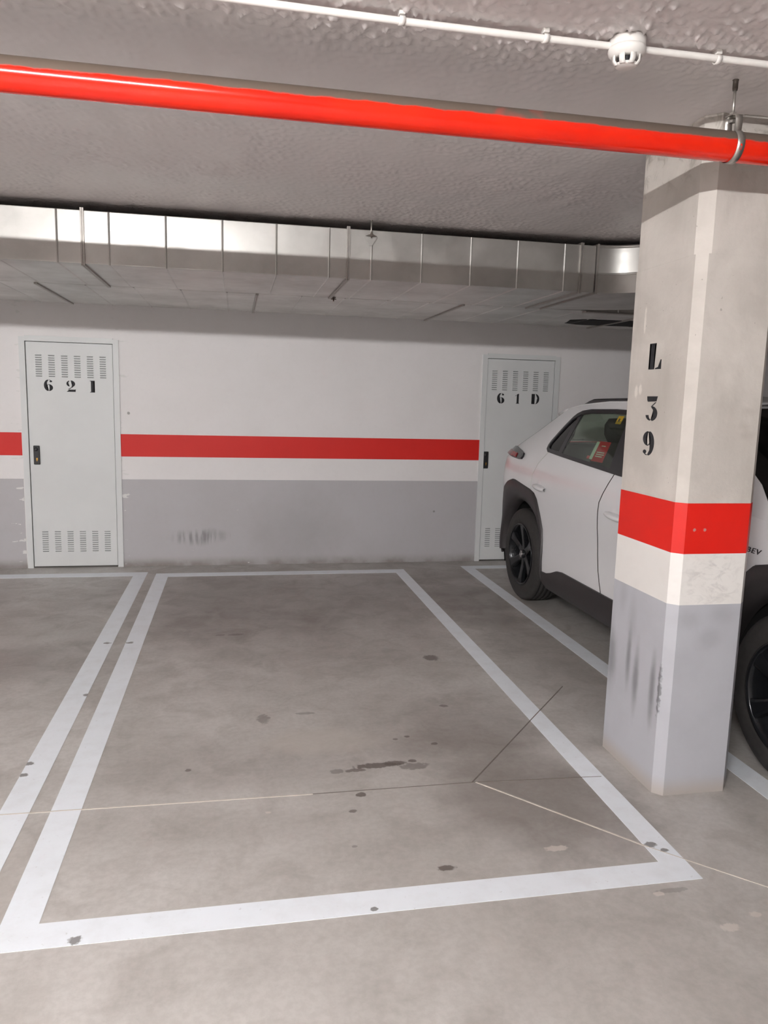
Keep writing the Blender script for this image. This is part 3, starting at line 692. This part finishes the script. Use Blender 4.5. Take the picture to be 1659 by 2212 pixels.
Bl = [(4.255, 1.152), (4.36, .965), (4.372, .80), (4.36, .62), (4.335, .53), (4.27, .404)]     # shut line between the doors
belt = lambda y: float(np.interp(y, [2.9, 3.2, 4.2, 5.35, 6.1], [1.10, 1.115, 1.150, 1.212, 1.20]))
Rl = [(5.33, 1.211), (5.42, 1.12), (5.475, 1.03), (5.487, .914)]                              # rear door / quarter panel
Fl = [(3.30, 1.119), (3.26, .98), (3.235, .75), (3.225, .45), (3.24, .374)]                     # fender / front door
HATCH = [(6.36, 1.175), (6.12, 1.205), (5.95, 1.295), (5.72, 1.415), (5.52, 1.502), (5.44, 1.53)]
ROOF = [(5.44, 1.53), (5.20, 1.562), (4.80, 1.588), (4.40, 1.592), (4.10, 1.578), (3.86, 1.545)]
APIL = [(3.86, 1.545), (3.60, 1.478), (3.30, 1.378), (3.0, 1.234), (2.89, 1.160), (2.79, 1.085)]
WTOP = [(3.98, 1.515), (4.15, 1.535), (4.6, 1.543), (4.95, 1.537), (5.08, 1.524), (5.15, 1.503)]   # window top, front to rear
HOODE = [(2.79, 1.085), (2.62, 1.052), (2.40, 1.010), (2.10, .94), (1.92, .87)]
for sg in (1, -1):
    nm = lambda s: s
    # rear quarter with C pillar
    q = [(y+g, z) for y, z in Rl]
    quarter = [(5.33+g, 1.214), (5.375, 1.235), (5.385, 1.262), (5.37, 1.295), (5.26, 1.418), (5.19, 1.482), (5.155, 1.515), (5.20, 1.562)] + ROOF[:1] + HATCH[::-1][1:] + \
        [(6.385, 1.08), (6.405, .90), (6.41, .72), (6.40, .60), (6.235, .60)] + ar[2:8] + [(5.487+g, .913)] + q[::-1][1:-1]
    side_panel('rear_quarter', quarter, sg, 'car_white', lin='headliner')
    rd = [(5.33-g, 1.2105)] + [(y-g, z) for y, z in Rl[1:]] + ar[8:] + SILL_T[1:5] + [(4.27+gb, .405)] + [(y+gb, z) for y, z in Bl[::-1][1:]]
    side_panel('rear_door', rd, sg, 'car_white')
    fd = [(y-gb, z) for y, z in Bl] + [(3.40, .405), (3.28, .39), (3.24+g, .375)] + [(y+g, z) for y, z in Fl[::-1][1:]]
    side_panel('front_door', fd, sg, 'car_white')
    ff = [(y-g, z) for y, z in Fl] + [(3.20, .355)] + af[:10] + [(YF-.53, .72), (2.05, .62), (1.90, .60)] + HOODE[::-1] + [(3.05, 1.108)]
    side_panel('front_fender', ff, sg, 'car_white')
    rail = [(y, z) for y, z in APIL[::-1]] + ROOF[::-1][1:-1] + [(5.155, 1.515)] + WTOP[::-1] + [(3.86, 1.455), (3.62, 1.31), (3.42, 1.175), (3.36, 1.121), (3.12, 1.112)]
    side_panel('roof_side', rail, sg, 'car_white', lin='headliner')
    # window surround, glass
    WO = [(5.33, 1.212), (5.375, 1.233), (5.383, 1.262), (5.37, 1.293), (5.26, 1.416), (5.19, 1.480), (5.15, 1.503)] + WTOP[::-1][1:] + [(3.86, 1.455), (3.62, 1.31), (3.42, 1.175), (3.36, 1.121)] + [(4.2, 1.150), (4.8, 1.182)]
    def ring_(name, outer, inner, mat, off, thick):       # frame between two outlines of equal count
        n = len(outer); bm_v = []; mb = MB()
        pt = lambda y, z, d: (CX-sg*(S(y, z)+d), y, z)
        mb.add([pt(*p, off) for p in outer]+[pt(*p, off) for p in inner], [(i, (i+1) % n, n+(i+1) % n, n+i) for i in range(n)], 0, False)
        o = mb.build(name, mat, car); so = o.modifiers.new('t', 'SOLIDIFY'); so.thickness = thick; so.offset = 0; return o
    cy, cz = 4.45, 1.34
    WI = [(5.318, 1.236), (5.345, 1.246), (5.352, 1.262), (5.345, 1.282), (5.24, 1.398), (5.175, 1.456), (5.135, 1.474)] + [(y-.012 if y > 4.8 else y+.012, z-.026) for y, z in WTOP[::-1][1:]] + [(3.90, 1.447), (3.66, 1.304), (3.47, 1.180), (3.42, 1.150)] + [(4.2, 1.176), (4.8, 1.207)]
    dens = lambda P: interp_poly(P+[P[0]], 4)[:-1]
    ring_('window_surround', dens(WO), dens(WI), 'dark_trim', .003, .012)
    side_panel('quarter_glass', [(5.318, 1.236), (5.345, 1.246), (5.352, 1.262), (5.345, 1.282), (5.24, 1.398), (5.175, 1.456), (5.11, 1.479), (5.03, 1.35), (5.10, 1.224)], sg, 'privacy_shade', -.001, .004, lin='privacy_shade')
    side_panel('window_divider', [(5.12, 1.488), (5.065, 1.505), (5.085, 1.21), (5.155, 1.214), (5.135, 1.32)], sg, 'dark_trim', .002, .012, lin='dark_trim')
    side_panel('rear_door_glass', [(5.065, 1.505)] + [(4.95, 1.513), (4.6, 1.518), (4.36, 1.516), (4.31, 1.180), (5.085, 1.222)], sg, 'glass', -.001, .004, lin='glass')
    side_panel('door_pillar_trim', [(4.40, 1.525), (4.17, 1.52), (4.15, 1.163), (4.33, 1.173)], sg, 'dark_trim', .002, .02, lin='dark_trim')
    side_panel('front_door_glass', [(4.19, 1.512), (3.98, 1.495), (3.90, 1.447), (3.66, 1.304), (3.47, 1.180), (3.42, 1.150), (4.17, 1.174)], sg, 'glass', -.001, .004, lin='glass')
    # charcoal cladding
    def opening(yc, n, flip):
        return [(yc+flip*.435*math.cos(math.radians(a)), .375+.435*math.sin(math.radians(a))) for a in np.linspace(-6, 186, n)]
    for yc, arc_, flip, nm2 in ((YR, ar, 1, 'rear'), (YF, [(2*YF-y, z) for y, z in [(YF+(YR*0)+(YF-yy), zz) for yy, zz in af[::-1]]], -1, 'front')):
        outl = [(yc+flip*y, z) for y, z in ARCH_R]
        outl = [(yc+flip*.60, .30)] + interp_poly(outl, 3) + [(yc-flip*.455, .25)]
        inn_ = opening(yc, len(outl), flip)
        mb = MB(); n = len(outl)
        pt = lambda y, z, d: (CX-sg*(S(y, z)+d), y, z)
        mid = [((a[0]+b[0])/2, (a[1]+b[1])/2) for a, b in zip(outl, inn_)]
        inner2 = [(yc+(y-yc)*.985, .375+(z-.375)*.985) for y, z in inn_]
        mb.grid([[pt(*a, -.004), pt(a[0]+(b[0]-a[0])*.04, a[1]+(b[1]-a[1])*.04, .014), pt(a[0]+(b[0]-a[0])*.5, a[1]+(b[1]-a[1])*.5, .018), pt(a[0]+(b[0]-a[0])*.72, a[1]+(b[1]-a[1])*.72, .018), pt(*b, .002), pt(*c, -.07)] for a, b, c in zip(outl, inn_, inner2)], 0, True)
        o = mb.build('wheel_arch_cladding', 'cladding', car)
        # dark wheel housing behind the opening
        mb = MB(); mb.grid([[(CX-sg*(S(yc, .7)-.02), yc+.44*math.cos(t), .375+.44*math.sin(t)), (CX-sg*.56, yc+.44*math.cos(t), .375+.44*math.sin(t))] for t in np.linspace(-.35, math.pi+.35, 26)])
        mb.build('wheel_housing', 'void', car)
    sp = SILL_T + [(YF+.455, .25), (YF+.52, .215), (4.0, .215), (YR-.52, .215), (YR-.455, .25)]
    side_panel('sill_cladding', sp, sg, 'cladding', .014, .05, lin='cladding')
    # door handles
    for y0, y1, z in ((5.40, 5.19, .953), (4.245, 4.03, .915)):
        mb = MB(); rows = []
        for t in np.linspace(0, 1, 14):
            yy = y0+(y1-y0)*t; wv = math.sin(math.pi*min(1, max(0, .08+.84*t)))**.5; zz = z-.012*t
            base = S(yy, zz)
            rows.append([(CX-sg*(base+.005+.036*wv*math.sin(u)**.8 if math.sin(u) > 0 else base), yy, zz+.022*wv*math.cos(u)) for u in np.linspace(0, math.pi, 9)])
        mb.grid(rows); hdl = mb.build('door_handle', 'car_white', car)
        mb = MB(); c0 = (y0+y1)/2+.03; 
        mb.grid([[(CX-sg*(S(c0+.045*math.cos(a)*r_, z+.02+.032*math.sin(a)*r_)+.0015+ .004*(1-r_)), c0+.045*math.cos(a)*r_, z+.02+.032*math.sin(a)*r_) for r_ in (1, .6, .05)] for a in np.linspace(0, 2*math.pi, 24)])
        mb.build('handle_cup', 'car_white', hdl)
    # tail lamp: smoked housing with red lens
    tl = side_panel('tail_lamp', [(6.372, 1.145), (6.368, 1.185), (6.2, 1.205), (6.05, 1.214), (5.9, 1.198), (5.775, 1.176), (5.755, 1.152), (5.77, 1.132), (5.84, 1.128), (6.1, 1.140)], sg, 'smoke_lens', .018, .03, lin='dark_trim')
    side_panel('red_lens', [(6.365, 1.147), (6.362, 1.170), (6.15, 1.180), (5.89, 1.168), (5.87, 1.136), (6.1, 1.146)], sg, 'red_lens', .027, .014, lin='red_lens', parent=tl)
    # roof rail
    rl = [(y, z) for y, z in zip(np.linspace(5.24, 3.75, 18), [1.566-.0+.026*min(1, min(k, 17-k)/2.0) + .010*math.sin(math.pi*k/17) for k in range(18)])]
    mb = MB(); mb.tube([(CX-sg*(S(y, 1.585)-.035), y, z) for y, z in rl], [.012]+[.017]*16+[.012], 10); mb.build('roof_rail', 'dark_trim', car)
    # door mirror
    mb = MB()
    for k in range(1):
        prof = [(0, .0), (.10, .5), (.22, .85), (.5, 1), (.8, .95), (.95, .7), (1, 0)]
        mb.grid([[(CX-sg*(.93+.19*t), 3.36+.065*s_*math.cos(a), 1.19+.075*s_*math.sin(a)) for a in np.linspace(0, 2*math.pi, 18)] for t, s_ in prof])
    mb.box(*sorted((CX-sg*.86, CX-sg*.96)), 3.33, 3.39, 1.12, 1.16); mb.build('door_mirror', 'dark_trim', car)

# across-car surfaces joined to the two sides
def span(name, edge, bow, crown, mat, k=13, inset=0.0, off=0.0, thick=.012, lin='lining', parent=None):
    """surface stretched between the left and right edge (a list of (y, z)), bowed in y and z at the middle"""
    m_ = MB(); rows = []
    for i, (y, z) in enumerate(edge):
        bw = bow[i] if isinstance(bow, (list, tuple)) else bow; cr = crown[i] if isinstance(crown, (list, tuple)) else crown
        a = S(y, z)-inset; row = []
        for t in np.linspace(-1, 1, k):
            e = 1-abs(t)**2.2
            row.append((CX+a*t, y+bw*e, z+cr*e+off))
        rows.append(row)
    m_.grid(rows); o = m_.build(name, mat if isinstance(mat, list) else [mat, lin], parent or car)
    if thick: so = o.modifiers.new('t', 'SOLIDIFY'); so.thickness = thick; so.offset = 0; 
    return o
span('bonnet', interp_poly(HOODE, 4), [-.20*(i/16)**1.5 for i in range(17)], [.055*(1-(i/16)**2) for i in range(17)], 'car_white')
span('roof', interp_poly(ROOF, 3), [.10*(1-i/15)-.12*(i/15) for i in range(16)], .055, 'car_white', lin='headliner')
span('windscreen', interp_poly(APIL, 3), [-.12-.08*i/15 for i in range(16)], [.055-.02*i/15 for i in range(16)], ['privacy_shade', 'privacy_shade'], thick=.005)  # clear glass; the cabin's darkness is put into its tint
span('rear_window', interp_poly(HATCH[1:5], 3), .15, .05, ['glass', 'glass'], thick=.005)
span('roof_spoiler', [(5.44, 1.532), (5.54, 1.520), (5.66, 1.486)], [.10, .15, .18], .055, 'car_white', inset=.01, thick=.02)
span('tailgate', interp_poly([(6.12, 1.205), (6.36, 1.175), (6.385, 1.08), (6.405, .90), (6.41, .72)], 3), .16, .03, 'car_white')
span('tail_light_bar', [(6.372, 1.172), (6.376, 1.130)], .175, .03, 'red_lens', inset=.005)
span('rear_bumper', interp_poly([(6.41, .72), (6.44, .60), (6.43, .45), (6.36, .33), (6.20, .28)], 3), .16, 0, 'cladding', inset=.0)
span('front_bumper', interp_poly([(1.92, .87), (1.90, .60)], 4), -.20, 0, 'car_white')
span('lower_bumper', interp_poly([(1.90, .60), (1.93, .42), (2.02, .30)], 4), -.20, 0, 'cladding')
span('front_grille', interp_poly([(1.915, .80), (1.90, .66)], 3), -.225, 0, 'dark_trim', inset=.10)
for sg in (1, -1):
    side_panel('head_lamp', [(1.93, .83), (2.25, .93), (2.42, .95), (2.20, .87), (1.94, .77)], sg, 'smoke_lens', .01, .02, lin='dark_trim')
    side_panel('bumper_corner', [(6.40, .60), (6.235, .60), (YR+.60, .36), (YR+.60, .29), (6.2, .28), (6.34, .33), (6.41, .45)], sg, 'cladding', .004, .03, lin='cladding')
    side_panel('nose_corner', [(1.90, .60), (2.05, .62), (YF-.60, .36), (YF-.60, .29), (2.03, .30), (1.93, .42)], sg, 'cladding', .004, .03, lin='cladding')
# floor pan, door inners, engine bay, boot; near-black colour paints shade in panel gaps
m = MB(); m.box(CX-.55, CX+.55, 2.0, 6.3, .22, .80); m.box(CX-.80, CX+.80, 3.15, 5.10, .24, .42); m.box(CX-.82, CX+.82, 3.15, 5.10, .42, .80)
m.box(CX-.72, CX+.72, 2.2, 3.2, .84, .98); m.box(CX-.72, CX+.72, 5.15, 6.2, .84, 1.0); m.box(CX-.78, CX+.78, 3.0, 3.35, .80, 1.08); m.build('inner_structure', 'void', car)
for sy, sz in ((4.05, 0), (5.0, .02)):
    for sx in (-.38, .38):
        m = MB(); x = CX+sx
        rows = []
        for t, hw, dy in ((.80, .24, 0), (.98, .26, .03), (1.14, .25, .07), (1.24, .20, .10), (1.28, .12, .11)):
            rows.append([(x+hw*math.cos(a), sy+dy+.075*math.sin(a), t+sz) for a in np.linspace(0, 2*math.pi, 16)])
        m.grid(rows); seat = m.build('seat', 'seat', car)
        m = MB(); m.lathe([(0,-.09),(.10,-.085),(.13,-.03),(.13,.04),(.10,.085),(0,.09)], (x, sy+.11, 1.37+sz), 'z', 20); o = m.build('headrest', 'seat', seat)
        o.data.transform(Matrix.Translation((0, sy+.11, 0)) @ Matrix.Diagonal((1, .5, 1, 1)) @ Matrix.Translation((0, -sy-.11, 0)))
# cards and sticker inside the near rear door glass
def on_glass(y, z, d=-.012): return (CX-(S(y, z)+d), y, z)
def card(name, y0, y1, z0, z1, mat, d, shear=0.0):
    m = MB(); n = 4
    m.grid([[on_glass(y0+(y1-y0)*t+shear*u, z0+(z1-z0)*u, d) for u in np.linspace(0, 1, 5)] for t in np.linspace(0, 1, 5)], 0, False)
    o = m.build(name, mat, car); so = o.modifiers.new('t', 'SOLIDIFY'); so.thickness = .0015; so.offset = 0; return o
c = card('red_leaflet', 4.635, 4.475, 1.205, 1.335, 'red_card', -.010)
c = card('red_leaflet', 4.71, 4.635, 1.215, 1.235, 'red_card', -.010)
card('pale_green_ticket', 4.665, 4.625, 1.215, 1.33, 'mint_card', -.007, -.01)
card('yellow_sticker', 4.545, 4.475, 1.452, 1.503, 'yellow_card', -.007)
card('sticker_mark', 4.522, 4.505, 1.468, 1.486, 'dark_trim', -.0055)
for k, (ya, yb) in enumerate(((4.60, 4.50), (4.60, 4.495), (4.60, 4.51), (4.57, 4.52))):
    card('leaflet_print', ya, yb, 1.262+(-.013*k if k < 3 else .042), 1.268+(-.013*k if k < 3 else .042), 'mint_card', -.008)
# BEV badge on both front wings
for sg in (1,):
    cu = bpy.data.curves.new('badge', 'FONT'); cu.body = 'BEV'; cu.size = .040; cu.shear = .25; cu.extrude = .0015; cu.space_character = 1.15
    tmp = bpy.data.objects.new('badge_text', cu); COL.objects.link(tmp)
    bpy.context.view_layer.update()
    me = bpy.data.meshes.new_from_object(tmp.evaluated_get(bpy.context.evaluated_depsgraph_get())); bpy.data.objects.remove(tmp)
    for v in me.vertices:
        x, z, t = v.co.x, v.co.y, v.co.z
        y = 2.945-x*1.3; zz = .943+z*.85
        v.co = (CX-sg*(S(y, zz)+.0025+t), y, zz)
    me.materials.clear(); me.materials.append(MAT['dark_trim'])
    o = bpy.data.objects.new('bev_badge', me); COL.objects.link(o); child(o, car)
# wheels
def wheel(yc, sg):
    xo = CX-sg*.898                                        # outer face
    t = bpy.data.objects.new('wheel', None); COL.objects.link(t); t.location = (xo, yc, WR); child(t, car); t.location = (xo, yc, WR)
    t.matrix_parent_inverse = world_of(car).inverted()
    d = sg                                                 # +x local is inboard for sg=1
    m = MB(); wd = .235
    prof = [(.242,.010),(.262,.002),(.300,-.004),(.330,.002),(.352,.014),(.364,.028),(.369,.045)]
    for gx in (.060, .098, .137, .175):
        prof += [(.370,gx-.005),(.363,gx-.004),(.363,gx+.004),(.370,gx+.005)]
    prof += [(.369,.190),(.352,.221),(.300,.238),(.242,.225)]
    m.lathe([(r, h*d) for r, h in prof], (xo, yc, WR), 'x', 64); m.build('tyre', 'tyre', t)
    m = MB(); m.lathe([(r, h*d) for r, h in [(.247,.006),(.249,.0),(.240,-.001),(.232,.006),(.226,.022),(.205,.10),(.200,.20),(.24,.22)]], (xo, yc, WR), 'x', 56); m.build('rim_barrel', 'rim', t)
    m = MB(); m.lathe([(0,.075*d),(.20,.10*d)], (xo, yc, WR), 'x', 40); m.build('brake_backing', 'void', t)
    for k in range(6):
        a = math.radians(90+60*k); ca, sa = math.cos(a), math.sin(a); m = MB(); rows = []
        for r, wv, dp in ((.03,.036,.030),(.09,.030,.028),(.15,.030,.018),(.20,.038,.010),(.232,.050,.006)):
            rows.append([(xo+d*(dp+z_), yc+ca*r-sa*w_*wv, WR+sa*r+ca*w_*wv) for w_, z_ in ((-1,.030),(-.92,.004),(-.6,.0),(.6,.0),(.92,.004),(1,.030))])
        m.grid(rows, 0, False); m.build('spoke', 'rim', t)
    m = MB(); m.lathe([(0,.016*d),(.030,.018*d),(.036,.026*d),(.036,.05*d)], (xo, yc, WR), 'x', 28); cap = m.build('hub_cap', 'rim', t)
    m = MB()
    for ry, rz in ((.026,.026),(.020,.010),(.009,.019)):
        ring = [(xo+d*.0145, yc+ry*math.cos(q_), WR+rz*math.sin(q_)) for q_ in np.linspace(0, 2*math.pi, 24)]
        m.tube(ring, .0028, 6, cap=False)
    m.build('emblem', 'chrome', cap)
for yc in (YR, YF):
    for sg in (1, -1): wheel(yc, sg)
